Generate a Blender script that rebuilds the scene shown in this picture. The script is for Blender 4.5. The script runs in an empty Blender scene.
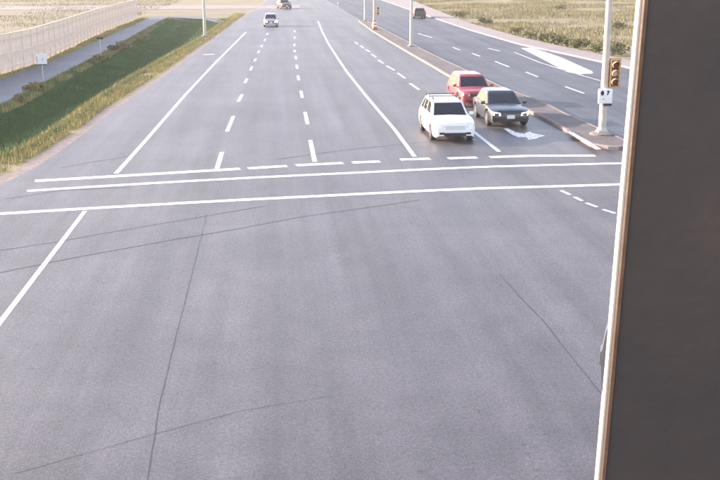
import bpy, bmesh, math, random
import numpy as np
from mathutils import Vector, Matrix
random.seed(7); rng = np.random.default_rng(11)
scene = bpy.context.scene
R = math.radians

# ------------------------------------------------------------------ camera
CAM_H = 7.2; FPX = 1050.0
TH = math.atan(275/FPX); PSI = R(4.37)
cd = bpy.data.cameras.new('camera'); cam = bpy.data.objects.new('camera', cd)
scene.collection.objects.link(cam); scene.camera = cam
cam.location = (0, 0, CAM_H); cam.rotation_euler = (math.pi/2-TH, 0, -PSI)
cd.sensor_width = 36; cd.lens = FPX/720*36; cd.clip_start = 0.05; cd.clip_end = 6000

# ------------------------------------------------------------------ sky, sun, exposure
SUN_EL = R(15.5); SUN_AZ = R(22)           # azimuth: degrees ahead of straight left (-X towards +Y)
sdir = Vector((-math.cos(SUN_AZ)*math.cos(SUN_EL), math.sin(SUN_AZ)*math.cos(SUN_EL), math.sin(SUN_EL)))
w = bpy.data.worlds.new('World'); scene.world = w; w.use_nodes = True
nt = w.node_tree; nt.nodes.clear()
sky = nt.nodes.new('ShaderNodeTexSky'); sky.sky_type = 'NISHITA'; sky.sun_disc = False
sky.sun_elevation = SUN_EL; sky.sun_rotation = math.atan2(sdir.x, sdir.y) % (2*math.pi)
sky.air_density = 1.0; sky.dust_density = 1.5; sky.ozone_density = 1.0
bg = nt.nodes.new('ShaderNodeBackground'); bg.inputs['Strength'].default_value = 0.15
wo = nt.nodes.new('ShaderNodeOutputWorld')
nt.links.new(sky.outputs[0], bg.inputs[0]); nt.links.new(bg.outputs[0], wo.inputs[0])
sl = bpy.data.lights.new('sun', 'SUN'); sun = bpy.data.objects.new('sun', sl); scene.collection.objects.link(sun)
sl.energy = 2.7; sl.angle = R(0.6); sl.color = (1.0, 0.93, 0.84)
sun.rotation_euler = sdir.to_track_quat('Z', 'Y').to_euler()
vs = scene.view_settings; vs.view_transform = 'Standard'; vs.look = 'None'; vs.gamma = 1.0; vs.exposure = 2.08
vs.use_curve_mapping = False
vs.use_white_balance = True; vs.white_balance_temperature = 7300; vs.white_balance_tint = 24   # the camera's automatic white balance

# ------------------------------------------------------------------ helpers
COL = scene.collection
def ray(px, py):
    a = (px-360)/FPX; b = -(py-240)/FPX
    fh = Vector((math.sin(PSI), math.cos(PSI), 0)); rt = Vector((math.cos(PSI), -math.sin(PSI), 0))
    fw = fh*math.cos(TH) + Vector((0, 0, -math.sin(TH))); up = fh*math.sin(TH) + Vector((0, 0, math.cos(TH)))
    return fw + rt*a + up*b
def gp(px, py, z=0.0):
    """point of the ground (height z) seen at a pixel of the 720x480 photograph"""
    d = ray(px, py); t = (z-CAM_H)/d.z
    return Vector((d.x*t, d.y*t, z))

def mesh_obj(name, verts, faces, mat=None, parent=None, smooth=None, slots=None, midx=None):
    me = bpy.data.meshes.new(name); me.from_pydata([tuple(v) for v in verts], [], faces)
    for m in (slots or ([mat] if mat else [])): me.materials.append(m)
    if midx is not None: me.polygons.foreach_set('material_index', midx)
    if smooth is not None:
        me.polygons.foreach_set('use_smooth', [True]*len(me.polygons))
        me.set_sharp_from_angle(angle=R(smooth))
    me.update()
    o = bpy.data.objects.new(name, me); COL.objects.link(o)
    if parent: o.parent = parent
    return o
def bm_obj(name, bm, mat, parent=None, smooth=None):
    bmesh.ops.recalc_face_normals(bm, faces=bm.faces)
    me = bpy.data.meshes.new(name); bm.to_mesh(me); bm.free(); me.materials.append(mat)
    if smooth is not None:
        me.polygons.foreach_set('use_smooth', [True]*len(me.polygons)); me.set_sharp_from_angle(angle=R(smooth))
    o = bpy.data.objects.new(name, me); COL.objects.link(o)
    if parent: o.parent = parent
    return o
def empty(name, loc=(0, 0, 0), rz=0.0):
    o = bpy.data.objects.new(name, None); COL.objects.link(o); o.location = loc; o.rotation_euler = (0, 0, rz)
    return o
def tag(o, label, cat, group=None):
    o['label'] = label; o['category'] = cat
    if group: o['group'] = group
    return o
def struct(o): o['kind'] = 'structure'; return o
def bx(bm, c, s, rot=None, bevel=0.0):
    M = Matrix.Translation(c) @ (rot.to_4x4() if rot else Matrix()) @ Matrix.Diagonal((s[0], s[1], s[2], 1))
    r = bmesh.ops.create_cube(bm, size=1, matrix=M)
    if bevel:
        es = list({e for v in r['verts'] for e in v.link_edges})
        bmesh.ops.bevel(bm, geom=es, offset=bevel, segments=2, affect='EDGES', profile=0.5)
def lathe(bm, prof, n=16, M=None):
    M = M or Matrix(); rings = []
    for r, z in prof:
        rings.append([bm.verts.new(M @ Vector((r*math.cos(2*math.pi*i/n), r*math.sin(2*math.pi*i/n), z))) for i in range(n)])
    for a, b in zip(rings, rings[1:]):
        for i in range(n): bm.faces.new((a[i], a[(i+1) % n], b[(i+1) % n], b[i]))
    bm.faces.new(rings[0][::-1]); bm.faces.new(rings[-1])
def tube(bm, a, b, r0, r1=None, n=10):
    a = Vector(a); b = Vector(b); q = (b-a).to_track_quat('Z', 'Y').to_matrix().to_4x4()
    lathe(bm, [(r0, 0), (r0 if r1 is None else r1, (b-a).length)], n, Matrix.Translation(a) @ q)

# ------------------------------------------------------------------ materials
def mat(name, col, rough=0.6, metal=0.0, spec=0.5, noise=0.0, scale=5.0, bump=0.0, bscale=60.0, col2=None, detail=6.0, emit=None, coat=0.0):
    m = bpy.data.materials.new(name); m.use_nodes = True; n = m.node_tree; b = n.nodes['Principled BSDF']
    b.inputs['Roughness'].default_value = rough; b.inputs['Metallic'].default_value = metal
    b.inputs['Specular IOR Level'].default_value = spec; b.inputs['Coat Weight'].default_value = coat
    c = (*col, 1)
    b.inputs['Base Color'].default_value = c
    tc = n.nodes.new('ShaderNodeTexCoord')
    if noise or col2:
        nz = n.nodes.new('ShaderNodeTexNoise'); nz.inputs['Scale'].default_value = scale; nz.inputs['Detail'].default_value = detail
        nz.inputs['Roughness'].default_value = 0.65
        n.links.new(tc.outputs['Object'], nz.inputs['Vector'])
        rp = n.nodes.new('ShaderNodeValToRGB'); rp.color_ramp.elements[0].position = 0.32; rp.color_ramp.elements[1].position = 0.68
        lo = col2 if col2 else tuple(v*(1-noise) for v in col); hi = col if col2 else tuple(min(1, v*(1+noise)) for v in col)
        rp.color_ramp.elements[0].color = (*lo, 1); rp.color_ramp.elements[1].color = (*hi, 1)
        n.links.new(nz.outputs['Fac'], rp.inputs['Fac']); n.links.new(rp.outputs['Color'], b.inputs['Base Color'])
    if bump:
        n2 = n.nodes.new('ShaderNodeTexNoise'); n2.inputs['Scale'].default_value = bscale; n2.inputs['Detail'].default_value = 3
        n.links.new(tc.outputs['Object'], n2.inputs['Vector'])
        bp = n.nodes.new('ShaderNodeBump'); bp.inputs['Strength'].default_value = bump; bp.inputs['Distance'].default_value = 0.02
        n.links.new(n2.outputs['Fac'], bp.inputs['Height']); n.links.new(bp.outputs['Normal'], b.inputs['Normal'])
    if emit:
        b.inputs['Emission Color'].default_value = (*emit[0], 1); b.inputs['Emission Strength'].default_value = emit[1]
    return m

def asphalt(name, col, seed=0.0, tracks=True, spec=1.0, rough=0.44):
    m = bpy.data.materials.new(name); m.use_nodes = True; n = m.node_tree; L = n.links; b = n.nodes['Principled BSDF']
    tc = n.nodes.new('ShaderNodeTexCoord'); mp = n.nodes.new('ShaderNodeMapping'); mp.inputs['Location'].default_value = (seed, seed*2, 0)
    L.new(tc.outputs['Object'], mp.inputs['Vector'])
    def noise(sc, det, vec=None, rough=0.6):
        k = n.nodes.new('ShaderNodeTexNoise'); k.inputs['Scale'].default_value = sc; k.inputs['Detail'].default_value = det
        k.inputs['Roughness'].default_value = rough; L.new(vec or mp.outputs['Vector'], k.inputs['Vector']); return k.outputs['Fac']
    def mr(src, a, b_, c, d):
        k = n.nodes.new('ShaderNodeMapRange'); k.inputs[1].default_value = a; k.inputs[2].default_value = b_
        k.inputs[3].default_value = c; k.inputs[4].default_value = d; L.new(src, k.inputs[0]); return k.outputs[0]
    def mul(x, y):
        k = n.nodes.new('ShaderNodeMath'); k.operation = 'MULTIPLY'; L.new(x, k.inputs[0]); L.new(y, k.inputs[1]); return k.outputs[0]
    big = mr(noise(0.16, 5), 0.3, 0.7, 0.80, 1.16)
    mid = mr(noise(1.3, 8, None, .7), 0.3, 0.7, 0.86, 1.12)
    fine = mr(noise(26, 3), 0.25, 0.75, 0.6, 1.42)
    st = n.nodes.new('ShaderNodeMapping'); st.inputs['Scale'].default_value = (1.0, 0.03, 1); L.new(tc.outputs['Object'], st.inputs['Vector'])
    lane = mr(noise(0.9, 4, st.outputs['Vector']), 0.32, 0.68, 0.72, 1.18)      # tyre wear and oil stretched along the lanes
    coarse = mr(noise(11, 4, None, .75), 0.28, 0.72, 0.80, 1.22)
    vo = n.nodes.new('ShaderNodeTexVoronoi'); vo.inputs['Scale'].default_value = 1.7; L.new(mp.outputs['Vector'], vo.inputs['Vector'])
    spot = mr(vo.outputs['Distance'], 0.05, 0.13, 0.72, 1.0)                    # oil drips
    v = mul(mul(mul(big, mid), mul(fine, coarse)), spot)
    if tracks: v = mul(v, lane)
    hs = n.nodes.new('ShaderNodeMix'); hs.data_type = 'RGBA'; hs.blend_type = 'MULTIPLY'; hs.inputs[0].default_value = 1
    hs.inputs[6].default_value = (*col, 1)
    cb = n.nodes.new('ShaderNodeCombineColor'); [L.new(v, cb.inputs[i]) for i in range(3)]
    L.new(cb.outputs[0], hs.inputs[7]); L.new(hs.outputs[2], b.inputs['Base Color'])
    b.inputs['Roughness'].default_value = rough; b.inputs['Specular IOR Level'].default_value = spec
    L.new(mr(v, 0.55, 1.45, spec*0.55, min(1.0, spec*1.25)), b.inputs['Specular IOR Level']); L.new(mr(mul(fine, coarse), 0.6, 1.4, rough+.10, rough-.06), b.inputs['Roughness'])
    bp = n.nodes.new('ShaderNodeBump'); bp.inputs['Strength'].default_value = 0.5; bp.inputs['Distance'].default_value = 0.012
    L.new(noise(45, 3), bp.inputs['Height']); L.new(bp.outputs['Normal'], b.inputs['Normal'])
    return m

def paint(name, wear, col=(0.78, 0.78, 0.78), sc=3.0):
    m = bpy.data.materials.new(name); m.use_nodes = True; n = m.node_tree; L = n.links; b = n.nodes['Principled BSDF']
    tc = n.nodes.new('ShaderNodeTexCoord')
    k = n.nodes.new('ShaderNodeTexNoise'); k.inputs['Scale'].default_value = sc; k.inputs['Detail'].default_value = 8; k.inputs['Roughness'].default_value = 0.72
    L.new(tc.outputs['Object'], k.inputs['Vector'])
    rp = n.nodes.new('ShaderNodeValToRGB'); e = rp.color_ramp.elements
    e[0].position = wear-0.05; e[0].color = (0.16, 0.16, 0.165, 1); e[1].position = wear+0.05; e[1].color = (*col, 1)
    L.new(k.outputs['Fac'], rp.inputs['Fac']); L.new(rp.outputs['Color'], b.inputs['Base Color']); b.inputs['Roughness'].default_value = 0.6
    return m

M = {}
M['road'] = asphalt('asphalt', (0.086, 0.081, 0.086))
M['road2'] = asphalt('asphalt_opposite', (0.066, 0.074, 0.09), 31, True, 0.55, 0.55)
M['path'] = asphalt('path_asphalt', (0.085, 0.095, 0.115), 57, False, 0.6, 0.55)
M['paint'] = paint('road_paint', 0.385, sc=7.0)
M['paint_cross'] = paint('crosswalk_paint', 0.41, sc=4.0)
M['paint_worn'] = paint('worn_road_paint', 0.44, sc=6.0)
M['seal'] = mat('crack_sealant', (0.056, 0.053, 0.057), 0.6, noise=0.35, scale=2)  # thin dark lines slanting across the road
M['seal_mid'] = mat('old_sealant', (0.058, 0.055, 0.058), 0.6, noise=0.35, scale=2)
M['seal_faint'] = mat('weathered_joint', (0.068, 0.065, 0.068), 0.6, noise=0.3, scale=2)  # fainter dark lines across the road
M['concrete'] = mat('concrete', (0.20, 0.172, 0.16), 0.85, noise=0.22, scale=1.2, bump=0.2)
M['walk'] = mat('sidewalk_concrete', (0.25, 0.225, 0.22), 0.85, noise=0.15, scale=1.0)
M['median'] = mat('median_concrete', (0.118, 0.108, 0.105), 0.85, noise=0.25, scale=0.9, bump=0.2)
M['gravel'] = mat('shoulder_gravel', (0.24, 0.20, 0.185), 0.95, noise=0.35, scale=4, bump=0.5)
M['dry'] = mat('dry_verge_soil', (0.30, 0.24, 0.115), 0.95, col2=(0.18, 0.15, 0.07), scale=1.1, bump=0.5, bscale=12)
M['green'] = mat('ditch_soil', (0.095, 0.16, 0.058), 0.95, col2=(0.065, 0.115, 0.042), scale=0.5, bump=0.5, bscale=10)
M['tanfield'] = mat('tan_field_soil', (0.23, 0.185, 0.10), 0.95, col2=(0.13, 0.125, 0.06), scale=0.16, bump=0.5, bscale=6)
M['olive'] = mat('olive_field_soil', (0.21, 0.185, 0.11), 0.95, col2=(0.15, 0.14, 0.075), scale=0.12, bump=0.4, bscale=6)
M['blade_green'] = mat('green_blades', (0.09, 0.18, 0.055), 0.7, col2=(0.06, 0.115, 0.042), scale=0.5, spec=0.25)
M['blade_dry'] = mat('dry_blades', (0.44, 0.35, 0.14), 0.75, col2=(0.20, 0.20, 0.07), scale=0.8, spec=0.25)
M['blade_tan'] = mat('tan_blades', (0.26, 0.225, 0.115), 0.75, col2=(0.125, 0.13, 0.055), scale=0.14, spec=0.25)
M['leaf'] = mat('shrub_leaf', (0.17, 0.175, 0.06), 0.6, col2=(0.09, 0.10, 0.038), scale=2.2, spec=0.3)
M['leaf_dry'] = mat('dry_shrub_leaf', (0.33, 0.27, 0.12), 0.7, col2=(0.19, 0.17, 0.075), scale=2.2, spec=0.3)
M['twig'] = mat('twig', (0.09, 0.065, 0.045), 0.9)
M['fence'] = mat('beige_fence_board', (0.72, 0.58, 0.48), 0.85, noise=0.14, scale=1.5)
M['fence_post'] = mat('beige_fence_post', (0.70, 0.56, 0.465), 0.85, noise=0.15, scale=2)
M['cap'] = mat('cream_fence_cap', (0.62, 0.54, 0.43), 0.7, noise=0.12, scale=2)
M['cream'] = mat('cream_painted_steel', (0.50, 0.45, 0.39), 0.5, noise=0.12, scale=3)
M['galv'] = mat('galvanised_steel', (0.52, 0.53, 0.53), 0.45, metal=0.35, noise=0.12, scale=4)
M['bronze'] = mat('dark_bronze_paint', (0.080, 0.058, 0.048), 0.6, scale=2.2, col2=(0.042, 0.037, 0.037), bump=0.08, bscale=60, spec=0.4)
M['rustedge'] = mat('rusty_edge', (0.15, 0.078, 0.042), 0.8, noise=0.4, scale=18)
M['clamp'] = mat('grey_clamp', (0.06, 0.075, 0.11), 0.6, metal=0.0, noise=0.15, scale=9)
M['yellow'] = mat('signal_yellow', (0.62, 0.38, 0.17), 0.5, noise=0.08, scale=6)
M['black'] = mat('black_plastic', (0.018, 0.018, 0.02), 0.5)
M['lens'] = mat('dark_red_lens', (0.16, 0.022, 0.015), 0.2)
M['door'] = mat('signal_door_maroon', (0.05, 0.016, 0.012), 0.5)
M['trim'] = mat('pale_edge_trim', (0.62, 0.57, 0.48), 0.5, noise=0.1, scale=8)  # pale colour carries the sunlight on the near post's left face
M['lens_a'] = mat('pale_lens', (0.55, 0.42, 0.35), 0.15)
M['lens_g'] = mat('dark_green_lens', (0.03, 0.035, 0.03), 0.2)
M['signwhite'] = mat('sign_white', (0.80, 0.80, 0.79), 0.4, noise=0.04, scale=8)
M['signmark'] = mat('sign_black', (0.012, 0.012, 0.012), 0.5)
M['signred'] = mat('sign_red', (0.45, 0.12, 0.10), 0.5)
M['orange'] = mat('barrel_orange', (0.62, 0.16, 0.05), 0.5, noise=0.1, scale=5)
M['glass'] = mat('car_glass', (0.012, 0.014, 0.018), 0.06, spec=0.7)
M['tyre'] = mat('tyre_rubber', (0.02, 0.02, 0.021), 0.85)
M['rim'] = mat('alloy', (0.45, 0.45, 0.46), 0.3, metal=0.9)
M['white_car'] = mat('white_car_paint', (0.80, 0.80, 0.80), 0.3, coat=0.6)
M['black_car'] = mat('black_car_paint', (0.012, 0.014, 0.017), 0.3, coat=0.7, spec=0.6)
M['red_car'] = mat('red_car_paint', (0.36, 0.055, 0.06), 0.35, coat=0.6)
M['silver_car'] = mat('silver_car_paint', (0.36, 0.36, 0.38), 0.35, metal=0.5, coat=0.5)
M['brown_car'] = mat('dark_brown_car_paint', (0.05, 0.035, 0.03), 0.35, coat=0.5)
M['green_car'] = mat('dark_green_car_paint', (0.012, 0.03, 0.024), 0.35, coat=0.5)
M['lamp_off'] = mat('headlamp_glass', (0.62, 0.63, 0.65), 0.12)
M['lamp_on'] = mat('headlamp_lit', (0.9, 0.9, 0.85), 0.15, emit=((1, 0.95, 0.85), 4.0))
M['plate'] = mat('number_plate', (0.72, 0.75, 0.66), 0.45)
M['amber'] = mat('amber_reflector', (0.7, 0.2, 0.03), 0.3)
M['tail'] = mat('tail_lamp_red', (0.4, 0.02, 0.02), 0.25)

# ------------------------------------------------------------------ reference lines (photo pixels -> ground)
def line(pts): return [gp(*p) for p in pts]
def xfun(pts):
    P = sorted(line(pts), key=lambda v: v.y); ys = [p.y for p in P]; xs = [p.x for p in P]
    def f(y):
        if y <= ys[0]:
            s = (xs[1]-xs[0])/(ys[1]-ys[0]); s = max(-1.2, min(1.2, s)); return xs[0]+s*(y-ys[0])
        if y >= ys[-1]:
            s = (xs[-1]-xs[-2])/(ys[-1]-ys[-2]); s = max(-.35, min(.35, s)); return xs[-1]+s*(y-ys[-1])
        return float(np.interp(y, ys, xs))
    return f
road_left = xfun([(-70, 208), (5, 183), (35, 168), (60, 151), (80, 137), (105, 117), (140, 93), (175, 69), (200, 50), (217, 38), (233, 25), (243, 18)])
gravel_in = xfun([(-70, 196), (5, 173), (35, 158), (60, 142), (80, 129), (105, 110), (140, 87), (175, 64), (200, 46), (217, 35), (232, 23.5), (241, 17)])
verge_in = xfun([(-70, 178), (5, 158), (35, 146), (75, 119), (95, 103), (120, 86), (150, 68), (180, 51), (200, 40), (213, 31), (226, 21.5), (236, 15)])
path_near = xfun([(-60, 128), (5, 102), (20, 94), (45, 81), (75, 66), (105, 51), (130, 37), (150, 26), (168, 17)])
path_far = xfun([(-60, 97), (5, 78), (25, 69), (50, 62), (75, 50.5), (100, 39.5), (120, 31), (145, 19.5), (152, 16)])
fence_l = xfun([(-60, 90), (5, 73), (30, 66), (57, 53.5), (75, 45), (98, 33.5), (120, 25), (150, 14)])
med_l = xfun([(596, 150.5), (567, 133), (548, 122.5), (533, 115), (448, 77), (430, 66), (410, 54.5), (385, 39.5), (372, 31.5), (362, 24)])
med_r = xfun([(622, 141), (593, 127.5), (560, 113), (548, 106), (528, 98), (510, 92), (470, 73), (445, 61.5), (425, 51.5), (388, 32), (372, 24)])
opp_r = xfun([(640, 71), (603, 63), (560, 53.5), (520, 45), (470, 30.5), (430, 17), (410, 10)])
walk_r = xfun([(640, 64), (603, 56), (560, 47), (520, 38), (470, 24), (440, 12), (425, 6)])

# ------------------------------------------------------------------ ground: one sheet to the horizon, ditch sunk into it
ys = [-2500, -400, -60] + [float(v) for v in np.arange(20, 262, 3.0)] + [330, 500, 1000, 3000]
def ditch_mid(y): return path_near(y)*0.5+verge_in(y)*0.5
def ditch_z(y): return -0.75*max(0.0, min(1.0, (165-y)/40))
cols = []
def colz(f, z): return (f, z if callable(z) else (lambda y, z=z: z))
cols = [colz(lambda y: -3500.0, -0.03), colz(lambda y: fence_l(y)-60, -0.03), colz(lambda y: fence_l(y)-0.4, -0.03), colz(path_far, -0.03), colz(path_near, -0.03),
        colz(lambda y: path_near(y)*.72+verge_in(y)*.28, lambda y: ditch_z(y)*.75-0.03), colz(ditch_mid, lambda y: ditch_z(y)-0.03),
        colz(lambda y: path_near(y)*.25+verge_in(y)*.75, lambda y: ditch_z(y)*.6-0.03), colz(verge_in, -0.03), colz(gravel_in, -0.03), colz(road_left, -0.03),
        colz(lambda y: road_left(y)+0.8, -0.06), colz(lambda y: opp_r(y)-0.5, -0.06), colz(walk_r, -0.03), colz(lambda y: walk_r(y)+30, 0.4), colz(lambda y: walk_r(y)+120, 0.8), colz(lambda y: 3500.0, 0.8)]
smats = ['olive', 'olive', 'dry', 'green', 'green', 'green', 'green', 'green', 'dry', 'gravel', 'gravel', 'gravel', 'tanfield', 'tanfield', 'tanfield', 'tanfield']
slots = ['olive', 'dry', 'green', 'gravel', 'tanfield']
V = []; F = []; MI = []
for y in ys:
    lastx = -1e9
    for k, (fx, fz) in enumerate(cols):
        yy = max(min(y, 330), 20); x = fx(yy)
        x = max(x, lastx+0.02); lastx = x
        jit = 0.0 if k in (0, 3, 4, 10, 11, 12, 13, 16) else random.uniform(-.18, .18)
        V.append((x+jit, y, fz(yy)))
nc = len(cols)
for j in range(len(ys)-1):
    for k in range(nc-1):
        F.append((j*nc+k, j*nc+k+1, (j+1)*nc+k+1, (j+1)*nc+k))
        MI.append(slots.index('olive' if ys[j] > 152 and k < 10 and smats[k] != 'gravel' else smats[k]))
ground = struct(mesh_obj('ground', V, F, slots=[M[s] for s in slots], midx=MI))
ground['label'] = 'grassy ground with shallow ditch beside the road'

def strip(name, f0, f1, y0, y1, z, m, step=3.0, parent=None):
    yy = list(np.arange(y0, y1, step))+[y1]; V = []; F = []
    for y in yy: V += [(f0(y), y, z), (f1(y), y, z)]
    for i in range(len(yy)-1): F.append((2*i, 2*i+1, 2*i+3, 2*i+2))
    return mesh_obj(name, V, F, m, parent)
# carriageways and the junction in front, one asphalt sheet
ryy = [-60.0, 0.0, 20.0, 30.0]+[float(v) for v in np.arange(33, 232, 3.0)]
V = []; F = []; MI = []
mid = lambda y: (med_l(max(y, 40.0))+med_r(max(y, 40.0)))/2
for y in ryy:
    V += [(road_left(y) if y >= 33 else -75, y, 0), (mid(y), y, 0), (opp_r(y) if y >= 33 else 80, y, 0)]
for i in range(len(ryy)-1):
    F += [(3*i, 3*i+1, 3*i+4, 3*i+3), (3*i+1, 3*i+2, 3*i+5, 3*i+4)]; MI += [0, 1 if ryy[i] >= 39 else 0]
road = struct(mesh_obj('road', V, F, slots=[M['road'], M['road2']], midx=MI)); road['label'] = 'wide grey asphalt road running up to the junction'
path = struct(strip('path', path_far, path_near, 30, 158, -0.012, M['path'])); path['label'] = 'blue grey asphalt footpath between fence and ditch'
BEND = [(151.5, 16.2), (170, 15.6), (205, 16.6), (222, 19.4), (231, 24.4), (226, 27.4), (217, 22.4), (203, 19.0), (180, 17.8), (169, 17.6)]
def sheet(name, pxs, z, m, parent=None):
    P = [gp(*p) for p in pxs]
    return mesh_obj(name, [(p.x, p.y, z) for p in P], [tuple(range(len(P)))], m, parent)
bend = struct(sheet('path', BEND, -0.008, M['path'])); bend['label'] = 'far bend of the footpath curving over to the road'
a, b, c, d = gp(-120, 10.2), gp(300, 8.6), gp(300, 5.0), gp(-120, 6.2)
cross = struct(mesh_obj('side_street', [(v.x, v.y, 0.006) for v in (a, b, c, d)], [(0, 1, 2, 3)], M['walk'])); cross['label'] = 'pale concrete side street far behind the fence'
# kerbed sidewalk along the opposite carriageway
def kerbed(name, fl, fr, y0, y1, h, top, parent=None, step=4.0, bev=0.03):
    yy = list(np.arange(y0, y1, step))+[y1]; V = []; F = []
    for y in yy:
        l, r = fl(y), fr(y); V += [(l, y, -0.05), (l, y, h-bev), (l+bev, y, h), (r-bev, y, h), (r, y, h-bev), (r, y, -0.05)]
    for i in range(len(yy)-1):
        for k in range(5): F.append((6*i+k, 6*i+k+1, 6*i+6+k+1, 6*i+6+k))
    F.append((0, 1, 2, 3, 4, 5)); n = 6*(len(yy)-1); F.append(tuple(n+k for k in (5, 4, 3, 2, 1, 0)))
    return mesh_obj(name, V, F, top, parent)
sw = struct(kerbed('sidewalk', opp_r, walk_r, 62, 260, 0.13, M['walk'])); sw['label'] = 'pale concrete sidewalk edging the tan field'

# median: grey pink concrete top, pale kerb along both sides, rounded nose
def median_outline(y0, y1, off=0.0):
    yy = list(np.arange(y0, y1, 3.0))+[y1]
    L = [(med_l(y)+off, y) for y in yy]; Rr = [(med_r(y)-off, y) for y in yy]
    c = [((med_l(y0)+off)*(1-t)+(med_r(y0)-off)*t, y0-0.9*math.sin(math.pi*t)*(1 if off == 0 else .75)) for t in (.15, .3, .5, .7, .85)]
    return L[::-1]+c+Rr
Y0 = gp(596, 150.5).y+0.9; Y1 = gp(366, 21.5).y
def prism(name, outl, z0, z1, m, parent=None):
    n = len(outl); V = [(x, y, z0) for x, y in outl]+[(x, y, z1) for x, y in outl]
    bm = bmesh.new(); vv = [bm.verts.new(v) for v in V]
    for i in range(n): bm.faces.new((vv[i], vv[(i+1) % n], vv[n+(i+1) % n], vv[n+i]))
    f = bm.faces.new(vv[n:]); bmesh.ops.triangulate(bm, faces=[f])
    return bm_obj(name, bm, m, parent)
median = struct(prism('median', median_outline(Y0, Y1, 0.16), -0.03, 0.135, M['median'])); median['label'] = 'raised grey pink concrete median between the carriageways'
o1 = median_outline(Y0, Y1, 0.0); o2 = median_outline(Y0, Y1, 0.157); n = len(o1)
V = [(x, y, -0.03) for x, y in o1]+[(x, y, 0.12) for x, y in o1]+[(x*.85+x2*.15, y*.85+y2*.15, 0.15) for (x, y), (x2, y2) in zip(o1, o2)]+[(x, y, 0.15) for x, y in o2]+[(x, y, 0.10) for x, y in o2]
F = []
for r in range(4):
    for i in range(n-1): F.append((r*n+i, r*n+i+1, (r+1)*n+i+1, (r+1)*n+i))
kerb = mesh_obj('kerb', V, F, M['concrete'], median)
npts = [gp(567, 132.6, .15), gp(582, 141.5, .15), gp(595, 149.4, .15)]
V = []
for p in npts: V += [(p.x+.03, p.y, .154), (p.x+.27, p.y+.05, .154)]
mesh_obj('nose_paint', V, [(0, 1, 3, 2), (2, 3, 5, 4)], M['paint'], median)
# corner island under the camera post
isl = struct(prism('pavement_corner', [(-2.5, -3), (4, -3), (4, 3.6), (3.4, 4.4), (2.4, 4.8), (-1.0, 4.8), (-2.0, 4.4), (-2.5, 3.6)], -0.02, 0.14, M['concrete'])); isl['label'] = 'concrete corner island at the foot of the near post'

# ------------------------------------------------------------------ painted markings (parts of the road)
ZP = 0.004
def ribbon(name, pts, wid, m=None, z=ZP, parent=road, jitter=0.0):
    """ribbon of constant width on the ground through photo pixels"""
    P = [gp(*p) if len(p) == 2 else Vector(p) for p in pts]; P = [Vector((p.x, p.y, 0)) for p in P]
    V = []; F = []
    Q = []
    for a, b in zip(P, P[1:]):
        k = max(1, int((b-a).length/0.35)) if jitter else 1
        Q += [a.lerp(b, i/k) for i in range(k)]
    Q.append(P[-1])
    for i, p in enumerate(Q):
        t = (Q[min(i+1, len(Q)-1)]-Q[max(i-1, 0)]).normalized(); nn = Vector((-t.y, t.x, 0))
        c = p+nn*random.uniform(-jitter, jitter); ww = wid*(random.uniform(.6, 1.4) if jitter else 1)
        V += [(*(c+nn*ww/2).xy, z), (*(c-nn*ww/2).xy, z)]
    for i in range(len(Q)-1): F.append((2*i, 2*i+1, 2*i+3, 2*i+2))
    return mesh_obj(name, V, F, m or M['paint'], parent)
ribbon('edge_line', [(5-20, 342), (5, 316), (85, 211)], 0.13)
ribbon('edge_line', [(116, 173.5), (146, 140), (185, 95), (215, 63), (240, 38), (246, 32)], 0.17)
ribbon('lane_line', [(414.5, 156.5), (395, 130), (367, 97), (347, 72), (337, 57), (328, 43), (322, 31), (318, 21)], 0.17)
for s in [((217, 168.5), (222, 152)), ((227, 131.5), (233.5, 116)), ((238.3, 101.5), (242, 94.5)), ((244.8, 83), (247, 78.5)), ((250.3, 70.3), (252, 66.5)),
          ((254.5, 61.3), (255.8, 58.5)), ((258, 53), (259.2, 50.5)), ((261.2, 47), (262.2, 45)), ((264.4, 41), (265.3, 39)), ((267, 34.8), (267.8, 33)),
          ((314.8, 161.8), (310.2, 140)), ((307.6, 124), (305, 112)), ((302.3, 97.8), (300.8, 90.7)), ((298.8, 80.2), (298, 75.5)), ((297.3, 68.7), (296.6, 64.8)),
          ((296, 59.2), (295.5, 56)), ((294.8, 52), (294.6, 50)), ((294.4, 45.8), (294.4, 43.8)), ((294.6, 38.5), (294.6, 36.7)), ((294.7, 32), (294.7, 30.4))]:
    ribbon('lane_dash', s, 0.17)
for s in [((355, 42), (358, 44)), ((360.3, 45.6), (363.7, 48)), ((365.5, 49.2), (369.7, 51.9)), ((371.5, 54), (376, 57.2)), ((378.4, 60), (383.3, 63.3)), ((386.7, 65.8), (394.5, 70.2)), ((397.7, 73), (405, 78.2)), ((410, 83.3), (419, 89.6))]:
    ribbon('lane_dash', s, 0.17)
ribbon('lane_line', [(466, 125.5), (473, 131), (499, 151.5)], 0.17)
for s in [((453, 47.3), (460, 50)), ((472, 53.3), (480, 56.2)), ((495, 61.3), (509, 66.9)), ((526, 72), (538, 76.8)), ((565, 86.5), (584, 93.3)), ((488, 48.2), (500, 51)), ((418, 33.3), (432, 37.6))]:
    ribbon('lane_dash', s, 0.16, M['paint_worn'])
ribbon('lane_line', [(514, 52), (540, 62.5), (575, 73.5), (600, 80.5)], 0.10, M['paint_worn'])
sheet('gore_marking', [(521, 48), (531, 47.6), (545, 51.8), (562, 57.8), (592, 71.2), (593, 73.2), (577, 74.2), (567, 71.8), (557, 66.8), (545, 60.2), (532, 53.6)], ZP, M['paint'], road)
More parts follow.
